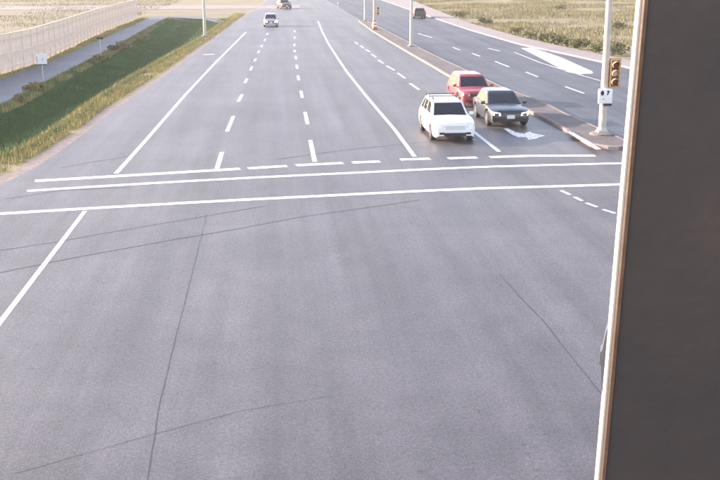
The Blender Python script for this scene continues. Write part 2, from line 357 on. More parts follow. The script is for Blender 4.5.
for s in [((35, 181), (110, 176.6), (240, 168.8)), ((248, 168.4), (287, 166)), ((296, 165.4), (343, 163)), ((352, 162.6), (380, 161.5)), ((400, 159.6), (430, 158.7)), ((448, 158.4), (477, 157.4)), ((490, 157.2), (530, 155.8), (595, 155.6))]:
    ribbon('stop_line', s, 0.42, M['paint_worn'] if 240 < s[0][0] < 485 else M['paint'])
ribbon('crosswalk_line', [(27, 191), (100, 186.3), (180, 181.6), (260, 177.3), (350, 173), (420, 169.6), (480, 167), (550, 165), (640, 162.8)], 0.33, M['paint_cross'])
ribbon('crosswalk_line', [(-30, 216), (5, 213.5), (85, 208.7), (180, 203.2), (260, 199), (350, 194.5), (420, 191), (480, 188.5), (550, 186.5), (640, 183.9)], 0.33, M['paint_cross'])
for s in [((561, 190.5), (570, 194.8)), ((574.5, 197), (582, 200.8)), ((586.5, 203), (597, 207)), ((603, 209.5), (615, 213.3)), ((621, 215.2), (632, 219))]:
    ribbon('turn_guide_dash', s, 0.13)
sheet('turn_arrow', [(503.5, 128.6), (508.5, 128.6), (516, 132.2), (524, 134), (527, 132.2), (530, 131.6), (532, 133), (545, 135.6), (536, 138.6), (529, 140), (526.5, 137.2), (519, 137.4), (512, 134.6)], ZP, M['paint_worn'], road)
ribbon('edge_mark', [(203.5, 54.6), (214, 54.2)], 0.5, M['paint_worn'])
# thin dark lines slanting across the road, plus sealed cracks and joints
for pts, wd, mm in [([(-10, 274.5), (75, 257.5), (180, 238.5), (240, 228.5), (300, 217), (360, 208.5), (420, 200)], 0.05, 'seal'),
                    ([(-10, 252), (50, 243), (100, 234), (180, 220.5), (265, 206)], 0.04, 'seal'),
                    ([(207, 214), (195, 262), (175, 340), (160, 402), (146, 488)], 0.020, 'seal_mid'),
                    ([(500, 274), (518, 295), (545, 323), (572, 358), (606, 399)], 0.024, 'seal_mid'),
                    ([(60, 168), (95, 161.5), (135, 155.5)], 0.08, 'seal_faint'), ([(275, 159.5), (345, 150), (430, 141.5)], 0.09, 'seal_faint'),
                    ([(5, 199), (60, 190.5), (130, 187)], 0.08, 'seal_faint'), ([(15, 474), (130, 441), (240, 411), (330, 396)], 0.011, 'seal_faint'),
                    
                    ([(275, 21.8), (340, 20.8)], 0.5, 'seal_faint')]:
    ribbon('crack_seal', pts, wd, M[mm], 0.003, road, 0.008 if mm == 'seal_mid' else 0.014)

# ------------------------------------------------------------------ fence
def make_fence():
    root = empty('board_fence'); tag(root, 'long beige fence of vertical boards with cream cap rail along the footpath', 'fence')
    pts = []; y = 52.0; 
    while y < 152: pts.append(Vector((fence_l(y), y, -0.03))); y += 0.2
    # walk along the line in equal bays
    bay = 2.4; q = [pts[0]]; acc = 0
    for a, b in zip(pts, pts[1:]):
        acc += (b-a).length
        if acc >= bay: q.append(b); acc = 0
    hgt = 2.55; nb = 11; pw = None
    def panel_mesh():
        bm = bmesh.new(); bw = (bay-0.14)/nb
        for i in range(nb):
            x = 0.07+bw*(i+.5); bx(bm, (x, random.uniform(-.006, .006), hgt/2), (bw-0.022, 0.03, hgt-0.12))
        for z in (0.35, hgt*.5, hgt-.3): bx(bm, (bay/2, -0.04, z), (bay-0.14, 0.05, 0.09))
        me = bpy.data.meshes.new('panel'); bm.to_mesh(me); bm.free(); me.materials.append(M['fence']); return me
    pms = [panel_mesh() for _ in range(3)]
    bm = bmesh.new(); bx(bm, (0, 0, hgt/2+.02), (0.13, 0.13, hgt+.04), bevel=.01); pm = bpy.data.meshes.new('post'); bm.to_mesh(pm); bm.free(); pm.materials.append(M['fence_post'])
    bm = bmesh.new(); bx(bm, (bay/2, 0, 0), (bay-.004, 0.17, 0.09), bevel=.01); cm = bpy.data.meshes.new('cap_rail'); bm.to_mesh(cm); bm.free(); cm.materials.append(M['cap'])
    for i, (a, b) in enumerate(zip(q, q[1:])):
        d = b-a; ang = math.atan2(d.y, d.x); s = d.length/bay
        for nm, me, zz, sc in (('panel', pms[i % 3], 0.04, s), ('post', pm, 0, 1), ('cap_rail', cm, hgt+.085, s)):
            o = bpy.data.objects.new(nm, me); COL.objects.link(o); o.parent = root; o.location = a+Vector((0, 0, zz)); o.rotation_euler = (0, 0, ang); o.scale = (sc, 1, 1)
    o = bpy.data.objects.new('post', pm); COL.objects.link(o); o.parent = root; o.location = q[-1]
make_fence()

# ------------------------------------------------------------------ cars (local forward = -Y, origin on the ground at the middle)
def patch(name, c4, off, m, parent, inset=0.0, thick=0.012):
    """thin slab on a quad, corners in order, pushed outwards by off"""
    c = [Vector(p) for p in c4]; ce = sum(c, Vector())/4
    nrm = (c[1]-c[0]).cross(c[3]-c[0]).normalized()
    if inset: c = [p+(ce-p).normalized()*inset for p in c]
    V = [p+nrm*off for p in c]+[p+nrm*(off-thick) for p in c]
    return mesh_obj(name, V, [(0, 1, 2, 3), (4, 7, 6, 5), (0, 4, 5, 1), (1, 5, 6, 2), (2, 6, 7, 3), (3, 7, 4, 0)], m, parent)

def make_car(name, label, paintm, loc, rz, L=4.6, W=1.86, H=1.68, hoodf=0.86, hoodb=1.02, wb=2.7, nose=1.25, cab=0.5, rear=0.15, rails=False, lit=False, plate=True, detail=True, trimfront='black', grilleh=0.2, gm='black'):
    root = empty(name, loc, rz); tag(root, label, 'car')
    hw = W/2; yf = -L/2; yr = L/2; wy = (-wb/2-0.02, wb/2-0.02); rw = 0.345; ra = 0.41
    y_wb = yf+nose                        # windscreen base
    y_wt = y_wb+cab+0.25                  # windscreen top
    y_rb = yr-0.10 if rear < 0.5 else yr-rear+0.1
    y_rt = yr-rear-0.30
    st = sorted(set([round(v, 3) for v in [yf, yf+.05, yf+.14, yf+.3, yf+.5, y_wb, y_wb+.4, 0.0, 0.3, yr-.5, yr-.25, yr-.08, yr]+[w_+ra*k for w_ in wy for k in (-1.05, -.999, -.85, -.6, -.3, 0, .3, .6, .85, .999, 1.05)]]))
    def top(y):
        return float(np.interp(y, [yf, yf+.05, yf+.14, yf+.4, y_wb, yr-.3, yr-.06, yr], [hoodf-.10, hoodf-.04, hoodf, hoodf+.05, hoodb, hoodb+.03, hoodb-.02, hoodb-.12]))
    def wid(y):
        return hw*float(np.interp(y, [yf, yf+.05, yf+.16, yf+.45, yf+.9, yr-.9, yr-.3, yr-.08, yr], [.76, .86, .935, .985, 1, 1, .97, .93, .86]))
    V = []; F = []; rings = []
    for y in st:
        t = top(y); ww = wid(y); zb = float(np.interp(y, [yf, yf+.12, yr-.12, yr], [.30, .22, .24, .34])); za = 0
        for w_ in wy:
            if abs(y-w_) < ra: za = max(za, rw+math.sqrt(ra*ra-(y-w_)**2))
        z0 = max(zb, za); z1 = max(zb+.13, za+.03); z2 = max(.56, za+.05); 
        half = [(ww*.93, z0), (ww*.985, z1), (ww, z2), (ww*.985, t-.14), (ww*.945, t-.035), (ww*.62, t+.015), (0, t+.03)]
        ring = [(x, y, z) for x, z in half]+[(-x, y, z) for x, z in half[-2::-1]]
        rings.append(range(len(V), len(V)+len(ring))); V += ring
    for a, b in zip(rings, rings[1:]):
        for i in range(len(a)-1): F.append((a[i], b[i], b[i+1], a[i+1]))
    F.append(tuple(rings[0])); F.append(tuple(rings[-1])[::-1])
    body = mesh_obj('body', V, F, paintm, root, smooth=38)
    # greenhouse
    wbase = hw*.93; wt = hw*.735; zb = hoodb-.03; zr = H-.06
    B = [Vector((-wbase*.94, y_wb, zb)), Vector((wbase*.94, y_wb, zb)), Vector((wbase*.95, y_rb, zb)), Vector((-wbase*.95, y_rb, zb))]
    T = [Vector((-wt*.96, y_wt, zr-.02)), Vector((wt*.96, y_wt, zr-.02)), Vector((wt*.94, y_rt, zr-.02)), Vector((-wt*.94, y_rt, zr-.02))]
    bm = bmesh.new(); vb = [bm.verts.new(p) for p in B]; vt = [bm.verts.new(p) for p in T]
    ins = [bm.verts.new((p.x*.86, p.y+(.16 if k < 2 else -.12), H)) for k, p in enumerate(T)]
    for i in range(4):
        j = (i+1) % 4; bm.faces.new((vb[i], vb[j], vt[j], vt[i])); bm.faces.new((vt[i], vt[j], ins[j], ins[i]))
    bm.faces.new(ins)
    es = [e for e in bm.edges if e.verts[0] not in vb or e.verts[1] not in vb]
    bmesh.ops.bevel(bm, geom=es, offset=0.045, segments=3, affect='EDGES', profile=.5)
    bm_obj('cabin', bm, paintm, root, smooth=40)
    lerp = lambda a, b, t: a+(b-a)*t
    def quad(a, b, c, d, l, r, bo, to):
        f = lambda u, v: lerp(lerp(a, b, u), lerp(d, c, u), v)
        return [f(l, bo), f(r, bo), f(r, to), f(l, to)]
    patch('windscreen', quad(B[0], B[1], T[1], T[0], .06, .94, .08, .93), .004, M['glass'], root)
    patch('rear_window', quad(B[2], B[3], T[3], T[2], .08, .92, .22, .9), .004, M['glass'], root)
    for (p, q, r, s) in ((B[1], B[2], T[2], T[1]), (B[3], B[0], T[0], T[3])):
        fl = p is B[3]
        segs = ((.10, .42), (.45, .72), (.75, .93))
        for (l, r_) in segs:
            if fl: l, r_ = 1-r_, 1-l
            patch('side_window', quad(p, q, r, s, l, r_, .14, .9), .004, M['glass'], root)
    # underside and wheels
    bm = bmesh.new(); bx(bm, (0, 0, .42), (W*.80, L*.93, .28)); bm_obj('underbody', bm, M['black'], root)
    bmw = bmesh.new(); Mx = Matrix.Rotation(math.pi/2, 4, 'Y')
    lathe(bmw, [(.21, -.105), (rw-.03, -.115), (rw, -.08), (rw, .08), (rw-.03, .115), (.21, .105)], 24, Mx)
    for sx in (-1, 1):
        for wyy in wy:
            wm = bmw.copy(); wo_ = bm_obj('wheel', wm, M['tyre'], root, smooth=40); wo_.location = (sx*(hw-.125), wyy, rw)
            b2 = bmesh.new(); lathe(b2, [(.05, .04), (.215, .03), (.225, .0), (.225, -.02)][::-1], 20, Matrix.Rotation(sx*math.pi/2, 4, 'Y'))
            for k in range(5):
                a_ = k*2*math.pi/5; bx(b2, (sx*.035, .12*math.cos(a_), .12*math.sin(a_)), (.02, .16, .045), Matrix.Rotation(a_, 3, 'X'))
            rm = bm_obj('rim', b2, M['rim'], wo_); rm.location = (sx*.085, 0, 0)
    bmw.free()
    # face
    ft = hoodf
    for sx in (-1, 1):
        bm = bmesh.new()
        x0, x1 = hw*.50, hw*.90
        vv = [(x0, yf-.012, ft-.20), (x1-.05, yf+.035, ft-.19), (x1+.015, yf+.17, ft-.13), (x1, yf+.19, ft-.035), (x1-.07, yf+.055, ft-.05), (x0+.03, yf+.0, ft-.085)]
        a_ = [bm.verts.new((sx*x, y, z)) for x, y, z in vv]; b_ = [bm.verts.new((sx*x*.97, y+.07, z)) for x, y, z in vv]
        bm.faces.new(a_); bm.faces.new(b_[::-1])
        for i in range(6): bm.faces.new((a_[i], b_[i], b_[(i+1) % 6], a_[(i+1) % 6]))
        bm_obj('headlight', bm, M['lamp_on'] if lit else M['lamp_off'], root)
        bm = bmesh.new(); bx(bm, (sx*hw*.60, yf+.01, .40), (.22, .06, .09), bevel=.02); bm_obj('fog_lamp', bm, M['black'], root)
        bm = bmesh.new(); bx(bm, (sx*(hw*.93+.11), y_wb+.28, hoodb+.06), (.20, .10, .14), bevel=.03); bx(bm, (sx*(hw*.9), y_wb+.28, hoodb+.0), (.14, .05, .04)); bm_obj('mirror', bm, paintm, root, smooth=40)
        for k in ((y_wb+.95, y_wb+1.75) if detail else ()):
            bm = bmesh.new(); bx(bm, (sx*(hw+.004), k, hoodb-.17), (.03, .17, .03), bevel=.008); bm_obj('door_handle', bm, paintm, root)
        bm = bmesh.new(); bx(bm, (sx*hw*.78, yr-.015, hoodb-.22), (.26, .07, .30), bevel=.02); bm_obj('tail_light', bm, M['tail'], root)
    bm = bmesh.new(); bx(bm, (0, yf-.004, ft-.185), (hw*.92, .03, grilleh*.85), bevel=.01); g = bm_obj('grille', bm, M[gm], root)
    if detail:
        for k in range(3):
            bm = bmesh.new(); bx(bm, (0, yf-.021, ft-.185+(k-1)*.05), (hw*.86, .012, .012)); bm_obj('grille_bar', bm, M['rim'], g)
        bm = bmesh.new(); bx(bm, (0, yf-.004, .36), (hw*1.0, .05, .13), bevel=.015); bm_obj('air_intake', bm, M['black'], root)
        for x in ((hw*.40, y_wb+.02), (-hw*.05, y_wb+.02)):
            bm = bmesh.new(); tube(bm, (x[0], x[1]-.0, hoodb+.045), (x[0]-hw*.5, x[1]+.20, hoodb+.19), .01, .008, 6); bm_obj('wiper', bm, M['black'], root)
    if plate:
        bm = bmesh.new(); bx(bm, (0, yf-.018, .52), (.36, .02, .17), bevel=.004); bm_obj('number_plate', bm, M['plate'], root)
    if rails:
        for sx in (-1, 1):
            bm = bmesh.new(); yA, yB = y_wt+.25, y_rt-.05; x = sx*wt*.86
            tube(bm, (x, yA, H+.07), (x, yB, H+.07), .022)
            for k in (0, .5, 1): bx(bm, (x, yA+(yB-yA)*k, H+.025), (.045, .12, .09), bevel=.01)
            bm_obj('roof_rail', bm, M['black'], root)
        for k in (.25, .7):
            bm = bmesh.new(); bx(bm, (0, lerp(y_wt+.25, y_rt, k), H+.085), (wt*1.72, .07, .03), bevel=.01); bm_obj('cross_bar', bm, M['black'], root)
    return root
def put(px, py, L, rz=0.0):
    p = gp(px, py); d = Vector((0, L/2, 0)); d.rotate(Matrix.Rotation(rz, 3, 'Z').to_euler()); return (p.x+d.x, p.y+d.y, 0.001)
make_car('white_car', 'white sport utility car with black roof rails waiting at the stop line', M['white_car'], put(455, 143.0, 4.6, R(1)), R(1), H=1.56, hoodf=.84, hoodb=.98, rails=True, plate=False, gm='white_car')
make_car('black_car', 'black car with lit headlights waiting behind the painted turn arrow', M['black_car'], put(510.5, 128.2, 4.65, R(0.5)), R(0.5), L=4.65, W=1.88, H=1.45, hoodf=.78, hoodb=.93, nose=1.3, cab=.6, rear=.55, lit=True)
make_car('red_car', 'red car queuing behind the black car beside the median', M['red_car'], put(478.5, 108.5, 4.6, R(1)), R(1), L=4.6, W=1.9, H=1.56, hoodf=.86, hoodb=.98)
make_car('silver_car', 'small distant silver car with two bright headlights approaching in the left lanes', M['silver_car'], put(271, 27, 4.4, R(1)), R(1), L=4.4, W=1.76, H=1.48, hoodf=.76, hoodb=.92, lit=True, detail=False)
make_car('brown_car', 'tiny dark brown car approaching at the far top of the road', M['brown_car'], put(284, 8.5, 0.0), R(12), H=1.5, detail=False)
make_car('green_car', 'dark green car driving away beyond the median lamp post', M['green_car'], put(420, 18.6, -4.4, R(180)), R(180), L=4.4, W=1.8, H=1.45, hoodf=.76, hoodb=.92, detail=False)

# ------------------------------------------------------------------ poles, signals, signs
def lamp_pole(label, px, py, h, r0, r1, m, arm=(1.8, 0), name='street_lamp', footing=True):
    p = gp(px, py); root = empty(name, (p.x, p.y, 0.0)); tag(root, label, 'lamp post')
    bm = bmesh.new(); lathe(bm, [(r0, .25), (r0*.97, 1), ((r0+r1)/2, h*.5), (r1, h)], 20); bm_obj('shaft', bm, m, root, smooth=50)
    if footing:
        bm = bmesh.new(); lathe(bm, [(r0*2.2, -.05), (r0*2.2, .17), (r0*1.9, .21)], 20); bm_obj('footing', bm, M['concrete'], root, smooth=50)
        bm = bmesh.new(); bx(bm, (0, 0, .24), (r0*3, r0*3, .05), bevel=.01)
        for sx in (-1, 1):
            for sy in (-1, 1): lathe(bm, [(.02, .26), (.02, .31)], 8, Matrix.Translation((sx*r0*1.2, sy*r0*1.2, 0)))
        bm_obj('base_plate', bm, m, root)
    bm = bmesh.new(); tube(bm, (0, 0, h-.15), (arm[0], arm[1], h+.35), .05, .035); bm_obj('arm', bm, m, root, smooth=50)
    bm = bmesh.new(); a = Vector((arm[0], arm[1], h+.36)); bx(bm, a+Vector((.25 if arm[0] >= 0 else -.25, 0, 0)), (.7, .26, .12), bevel=.04); bm_obj('lamp_head', bm, M['galv'], root, smooth=40)
    return root
lamp_pole('tall pale lamp post standing at the far bend of the grassy verge', 205, 37.5, 10.5, .155, .09, M['cream'], (2.2, .1))
lamp_pole('tall pale lamp post standing alone on the median behind the red car', 411, 47.8, 10.5, .15, .09, M['cream'], (-2.2, 0))
lamp_pole('slim pale post at the far end of the median', 365, 21.6, 9.5, .13, .08, M['cream'], (-1.8, 0), 'slim_post')

def signal_head(root, base, scale=1.0, mcol='yellow', n=3, faces=1):
    """box head facing -Y, n round lenses with hooded visors"""
    s = scale; x, y, z = base; hh = .34*s*n+.06
    bm = bmesh.new(); bx(bm, (x, y, z), (.36*s, .22*s, hh), bevel=.03*s); head = bm_obj('signal_head', bm, M[mcol], root, smooth=40)
    if n == 3 and s > 1:
        bm = bmesh.new(); bx(bm, (x, y-.112*s, z), (.31*s, .012, hh-.06)); bm_obj('lens_door', bm, M['door'], head)
    mats = [M['lens'], M['lens_a'], M['lens']]
    for k in range(n):
        zz = z+(n-1)/2*.34*s-k*.34*s
        bm = bmesh.new(); lathe(bm, [(.125*s, 0), (.10*s, .02*s), (.04*s, .035*s)], 20, Matrix.Translation((x, y-.112*s, zz)) @ Matrix.Rotation(math.pi/2, 4, 'X')); bm_obj('lens', bm, mats[k if k < 3 else 2], head, smooth=50)
        V = []; F = []; ns = 14                       # visor: open tube, longer above
        for i in range(ns+1):
            a = R(-40)+R(260)*i/ns; ln = (.26*(.45+.55*max(0, math.sin(a))))*s
            for r in (.145*s, .135*s):
                V += [(x+r*math.cos(a), y-.108*s, zz+r*math.sin(a)), (x+r*math.cos(a), y-.108*s-ln, zz+r*math.sin(a))]
        for i in range(ns):
            q = 4*i; F += [(q, q+1, q+5, q+4), (q+2, q+6, q+7, q+3), (q+1, q+3, q+7, q+5)]
        mesh_obj('visor', V, F, M['black'] if mcol == 'black' else M[mcol], head)
    return head
def signal_pole():
    p = gp(601.5, 137.5); root = empty('signal_pole', (p.x, p.y, 0.15)); tag(root, 'cream signal pole with yellow traffic light and white sign on the median nose', 'signal pole')
    h = 9.0
    bm = bmesh.new(); lathe(bm, [(.165, .1), (.16, 1), (.12, h)], 24); bm_obj('shaft', bm, M['cream'], root, smooth=50)
    bm = bmesh.new(); lathe(bm, [(.52, -.03), (.52, .05), (.42, .09)], 24); bm_obj('footing', bm, M['concrete'], root, smooth=40)
    bm = bmesh.new(); bx(bm, (0, 0, .11), (.46, .46, .04), bevel=.01); lathe(bm, [(.23, .12), (.22, .2), (.175, .3)], 24)
    for sx in (-1, 1):
        for sy in (-1, 1): lathe(bm, [(.025, .12), (.025, .19)], 8, Matrix.Translation((sx*.18, sy*.18, 0)))
    bm_obj('base_plate', bm, M['cream'], root, smooth=40)
    bm = bmesh.new(); bx(bm, (0, -.155, .75), (.13, .03, .26), bevel=.01); bm_obj('hand_hole_cover', bm, M['cream'], root)
    z = 2.62
    # bracket arms + head
    bm = bmesh.new()
    for zz in (z-.45, z+.45): tube(bm, (.1, 0, zz), (.40, -.06, zz), .03)
    bm_obj('bracket', bm, M['cream'], root)
    hd = signal_head(root, (.36, -.10, z), 1.05)
    bm = bmesh.new(); bx(bm, (.38, .05, z), (.60, .02, 1.24), bevel=.005); bm_obj('backboard', bm, M['yellow'], root)
    # sign box below
    bm = bmesh.new(); bx(bm, (-.02, -.24, 1.66), (.60, .14, .62), bevel=.03); sg = bm_obj('sign_box', bm, M['signwhite'], root, smooth=40)
    bm = bmesh.new(); lathe(bm, [(.085, 0), (.085, .012)], 18, Matrix.Translation((-.17, -.311, 1.80)) @ Matrix.Rotation(math.pi/2, 4, 'X') @ Matrix.Diagonal((.85, 1.25, 1, 1))); bm_obj('black_symbol', bm, M['signmark'], sg)
    bm = bmesh.new(); vs_ = [(.21, 1.90), (.33, 1.90), (.30, 1.80), (.25, 1.70), (.22, 1.72), (.245, 1.82)]
    a = [bm.verts.new((x-.19, -.312, z_)) for x, z_ in vs_]; b = [bm.verts.new((x-.19, -.322, z_)) for x, z_ in vs_]; bm.faces.new(a); bm.faces.new(b[::-1])
    for i in range(6): bm.faces.new((a[i], a[(i+1) % 6], b[(i+1) % 6], b[i]))
    bm_obj('black_symbol', bm, M['signmark'], sg)
    bm = bmesh.new(); bx(bm, (-.11, -.316, 1.55), (.06, .012, .06), Matrix.Rotation(R(45), 3, 'Y')); bm_obj('yellow_symbol', bm, M['yellow'], sg)
    bm = bmesh.new(); bx(bm, (.09, -.23, 1.30), (.36, .16, .09), bevel=.015); bm_obj('push_button_box', bm, M['black'], root)  # plain dark box just below the sign box
    bm = bmesh.new()
    for zz in (1.45, 1.88): bx(bm, (.02, -.15, zz), (.36, .06, .05))
    bm_obj('sign_bracket', bm, M['galv'], root)
signal_pole()
def far_signal():
    p = gp(374.3, 26.5); root = empty('signal_pole', (p.x, p.y, .13)); tag(root, 'far pale signal pole beside orange and white barrel on the median', 'signal pole')
    bm = bmesh.new(); lathe(bm, [(.14, 0), (.135, 1), (.10, 8.5)], 16); bm_obj('shaft', bm, M['cream'], root, smooth=50)
    bm = bmesh.new(); lathe(bm, [(.40, -.02), (.40, .08), (.3, .12)], 16); bm_obj('footing', bm, M['concrete'], root)
    bm = bmesh.new(); tube(bm, (.05, 0, 1.75), (.36, 0, 1.75), .03); bm_obj('bracket', bm, M['cream'], root)
    signal_head(root, (.42, -.05, 1.75), .9, 'yellow')
    p = gp(374.6, 30.6); r2 = empty('traffic_barrel', (p.x, p.y, .13)); tag(r2, 'orange and white traffic barrel in front of the far signal pole', 'barrel')
    bm = bmesh.new(); lathe(bm, [(.36, 0), (.36, .06), (.30, .1)], 20); bm_obj('base', bm, M['black'], r2)
    bm = bmesh.new(); lathe(bm, [(.29, .1), (.27, .5), (.25, .95), (.2, 1.0)], 20); bd = bm_obj('body', bm, M['orange'], r2, smooth=40)
    for z in (.36, .68):
        bm = bmesh.new(); lathe(bm, [(.29-.045*z+.004, z), (.286-.045*z, z+.16)], 20); bm_obj('white_band', bm, M['signwhite'], bd, smooth=40)
    bm = bmesh.new(); bx(bm, (0, 0, 1.02), (.18, .04, .07), bevel=.01); bm_obj('handle', bm, M['black'], r2)
far_signal()
def small_sign(label, px, py, ph, w_, h_, face, name, rz=0.0, mark=False):
    p = gp(px, py); root = empty(name, (p.x, p.y, -.04), rz); tag(root, label, 'sign')
    bm = bmesh.new(); bx(bm, (0, 0, ph/2), (.06, .05, ph), bevel=.008); bm_obj('post', bm, M['galv'], root)
    bm = bmesh.new(); bx(bm, (0, -.04, ph-h_/2+.03), (w_, .02, h_), bevel=.006); pl = bm_obj('sign_plate', bm, face, root)
    if mark:
        bm = bmesh.new()
        bx(bm, (-w_*.44, -.053, ph-h_*.55+.03), (.035, .008, h_*.6)); bm_obj('red_mark', bm, M['signred'], pl)
        bm = bmesh.new(); bx(bm, (w_*.1, -.053, ph-h_*.5+.03), (.06, .008, h_*.35)); bm_obj('grey_mark', bm, M['galv'], pl)
        bm = bmesh.new(); bx(bm, (0, -.045, ph-h_-.005), (w_*.95, .03, .05)); bm_obj('lower_rail', bm, M['black'], root)
    for k in (.2, .8):
        bm = bmesh.new(); lathe(bm, [(.012, 0), (.012, .02)], 8, Matrix.Translation((0, -.05, ph-h_*k+.03)) @ Matrix.Rotation(math.pi/2, 4, 'X')); bm_obj('bolt', bm, M['galv'], pl)
    return root
small_sign('white square sign on a thin post between footpath and ditch', 43.3, 80.5, 1.72, .66, .66, M['signwhite'], 'path_sign', R(5), True)
small_sign('thin grey post with small dark plate among the ditch tufts', 101, 57.5, 1.62, .55, .16, M['black'], 'marker_post')
small_sign('short pale marker post far off beyond the road', 337.8, 8.5, 1.1, .3, .3, M['signwhite'], 'marker_post')

# near post: square dark steel column close to the camera on the right
def near_post():
    dep = 1.55
    r_ = ray(618.5+6.5, 238); t = dep; P = Vector((0, 0, CAM_H))+r_*t      # front left vertical edge
    ang = math.atan2(r_.x, r_.y)                                           # view azimuth of the edge
    rot = ang-R(1.15)                                                      # left face is seen only as a sliver
    S = .32
    root = empty('steel_post', (0, 0, .14)); tag(root, 'dark bronze square steel post right in front of the camera', 'post')
    ux = Vector((math.cos(rot), -math.sin(rot), 0)); uy = Vector((math.sin(rot), math.cos(rot), 0))
    C = Vector((P.x, P.y, 0))+ux*S/2+uy*S/2
    root.location = (C.x, C.y, .14); root.rotation_euler = (0, R(1.25), -rot)
    # the column leans a little: keep its edge where it is at camera height
    root.location.x -= math.sin(R(1.25))*(CAM_H-.3)*math.cos(rot); root.location.y += math.sin(R(1.25))*(CAM_H-.3)*math.sin(rot)
    def sect(s, ch): return [(-s+ch, -s), (s-ch, -s), (s, -s+ch), (s, s-ch), (s-ch, s), (-s+ch, s), (-s, s-ch), (-s, -s+ch)]
    h = 9.4
    prof = sect(S/2, .003); V = [(x, y, .0) for x, y in prof]+[(x, y, h) for x, y in prof]
    mesh_obj('shaft', V, [(i, (i+1) % 8, 8+(i+1) % 8, 8+i) for i in range(8)]+[tuple(range(8))[::-1], tuple(range(8, 16))], M['bronze'], root)
    bm = bmesh.new(); bx(bm, (0, 0, h+.015), (S+.04, S+.04, .03), bevel=.008); bm_obj('cap', bm, M['bronze'], root)
    bm = bmesh.new(); bx(bm, (0, 0, .02), (S+.26, S+.26, .045), bevel=.01)
    bm_obj('base_plate', bm, M['bronze'], root)
    for sx in (-1, 1):
        for sy in (-1, 1):
            bm = bmesh.new(); lathe(bm, [(.028, .04), (.028, .09)], 6, Matrix.Translation((sx*.22, sy*.22, 0))); bm_obj('anchor_bolt', bm, M['galv'], root)
    # left face: sunlight painted on as a pale strip; rust seam along the arris
    bm = bmesh.new(); bx(bm, (-S/2-.002, 0, h/2), (.003, S-.02, h-.2)); bm_obj('edge_trim', bm, M['trim'], root)
    bm = bmesh.new(); bx(bm, (-S/2+.0055, -S/2-.0006, h/2), (.005, .0025, h-.2)); bm_obj('rusty_seam', bm, M['rustedge'], root)
    # clamp on the far left side
    r2 = ray(602, 355); zc = CAM_H+r2.z*(dep+S*.8)/1.0-.18
    bm = bmesh.new(); pts = [(0, -.075), (.006, -.05), (.0095, -.008), (.0135, -.004), (.0135, .018), (.010, .021), (.007, .05), (.0, .085)]
    y0, y1 = S/2-.055, S/2-.02
    a = [bm.verts.new((-S/2-x, y0, zc+z)) for x, z in pts]; b = [bm.verts.new((-S/2-x, y1, zc+z)) for x, z in pts]
    bm.faces.new(a); bm.faces.new(b[::-1])
    for i in range(len(pts)): bm.faces.new((a[i], a[(i+1) % len(pts)], b[(i+1) % len(pts)], b[i]))
    bm_obj('cable_clamp', bm, M['clamp'], root)
    return root
near_post()

# ------------------------------------------------------------------ grass (uncountable) and shrubs
def blades(name, label, m, n, sampler, h0, h1, wd, lean=.5):
    xyz = np.array([sampler() for _ in range(n)])
    ang = rng.uniform(0, 2*np.pi, n); hh = rng.uniform(h0, h1, n)*rng.uniform(.6, 1.1, n); la = rng.uniform(0, 2*np.pi, n); le = rng.uniform(.05, lean, n)*hh
    dx = np.cos(ang)*wd*.5*rng.uniform(.6, 1.4, n); dy = np.sin(ang)*wd*.5
    V = np.empty((n, 3, 3)); V[:, 0] = xyz; V[:, 1] = xyz; V[:, 2] = xyz
    V[:, 0, 0] -= dx; V[:, 0, 1] -= dy; V[:, 1, 0] += dx; V[:, 1, 1] += dy
    V[:, 2, 0] += np.cos(la)*le; V[:, 2, 1] += np.sin(la)*le; V[:, 2, 2] += hh; V[:, :2, 2] -= .03
    me = bpy.data.meshes.new(name); me.vertices.add(3*n); me.vertices.foreach_set('co', V.reshape(-1))
    me.loops.add(3*n); me.loops.foreach_set('vertex_index', np.arange(3*n)); me.polygons.add(n)
    me.polygons.foreach_set('loop_start', np.arange(0, 3*n, 3)); me.update(calc_edges=True); me.materials.append(m)
    o = bpy.data.objects.new(name, me); COL.objects.link(o); o['kind'] = 'stuff'; o['label'] = label; o['category'] = 'grass'
    return o
def clump(seed, sc):
    """patchy density"""
    from mathutils import noise as nz
    return lambda x, y: nz.noise(Vector((x*sc+seed, y*sc, seed*.3)))
def band(f0, f1, y0, y1, z, dens=None, thr=-1.0, e0=0, e1=0, tries=20):
    def s():
        for _ in range(tries):
            y = random.uniform(y0, y1); t = random.random(); x = f0(y)+e0+(f1(y)+e1-f0(y)-e0)*t
            if dens is None or dens(x, y) > thr+random.uniform(-.2, .2): break
        return (x, y, z(t, y))
    return s
def dz(t, y): return ditch_z(y)*float(np.interp(t, [0, .28, .5, .75, 1], [0, .75, 1, .6, 0]))-.03
blades('ditch_grass', 'dark green grass filling the ditch', M['blade_green'], 120000, band(path_near, verge_in, 40, 150, dz, clump(3, .35), -.45, .25, .2), .10, .34, .05)
blades('verge_grass', 'dry yellow grass along the road edge', M['blade_dry'], 42000, band(verge_in, gravel_in, 36, 165, lambda t, y: -.03, clump(9, .6), -.5, -.5, -.15), .08, .28, .04)
blades('verge_grass', 'dry yellow grass between footpath and ditch', M['blade_dry'], 16000, band(path_near, path_near, 45, 155, lambda t, y: -.05-.1*t, clump(5, .45), -.15, .1, 1.0), .08, .30, .045)
blades('verge_grass', 'olive grass at the foot of the beige fence', M['blade_dry'], 16000, band(fence_l, path_far, 55, 155, lambda t, y: -.03, clump(7, .4), -.3, .2, -.1), .06, .22, .045)
blades('field_grass', 'tan dry grass covering the field right of the road', M['blade_tan'], 110000, band(walk_r, walk_r, 66, 290, lambda t, y: .42*t*1.3-.03, clump(4, .09), -.12, .2, 42), .15, .5, .08)
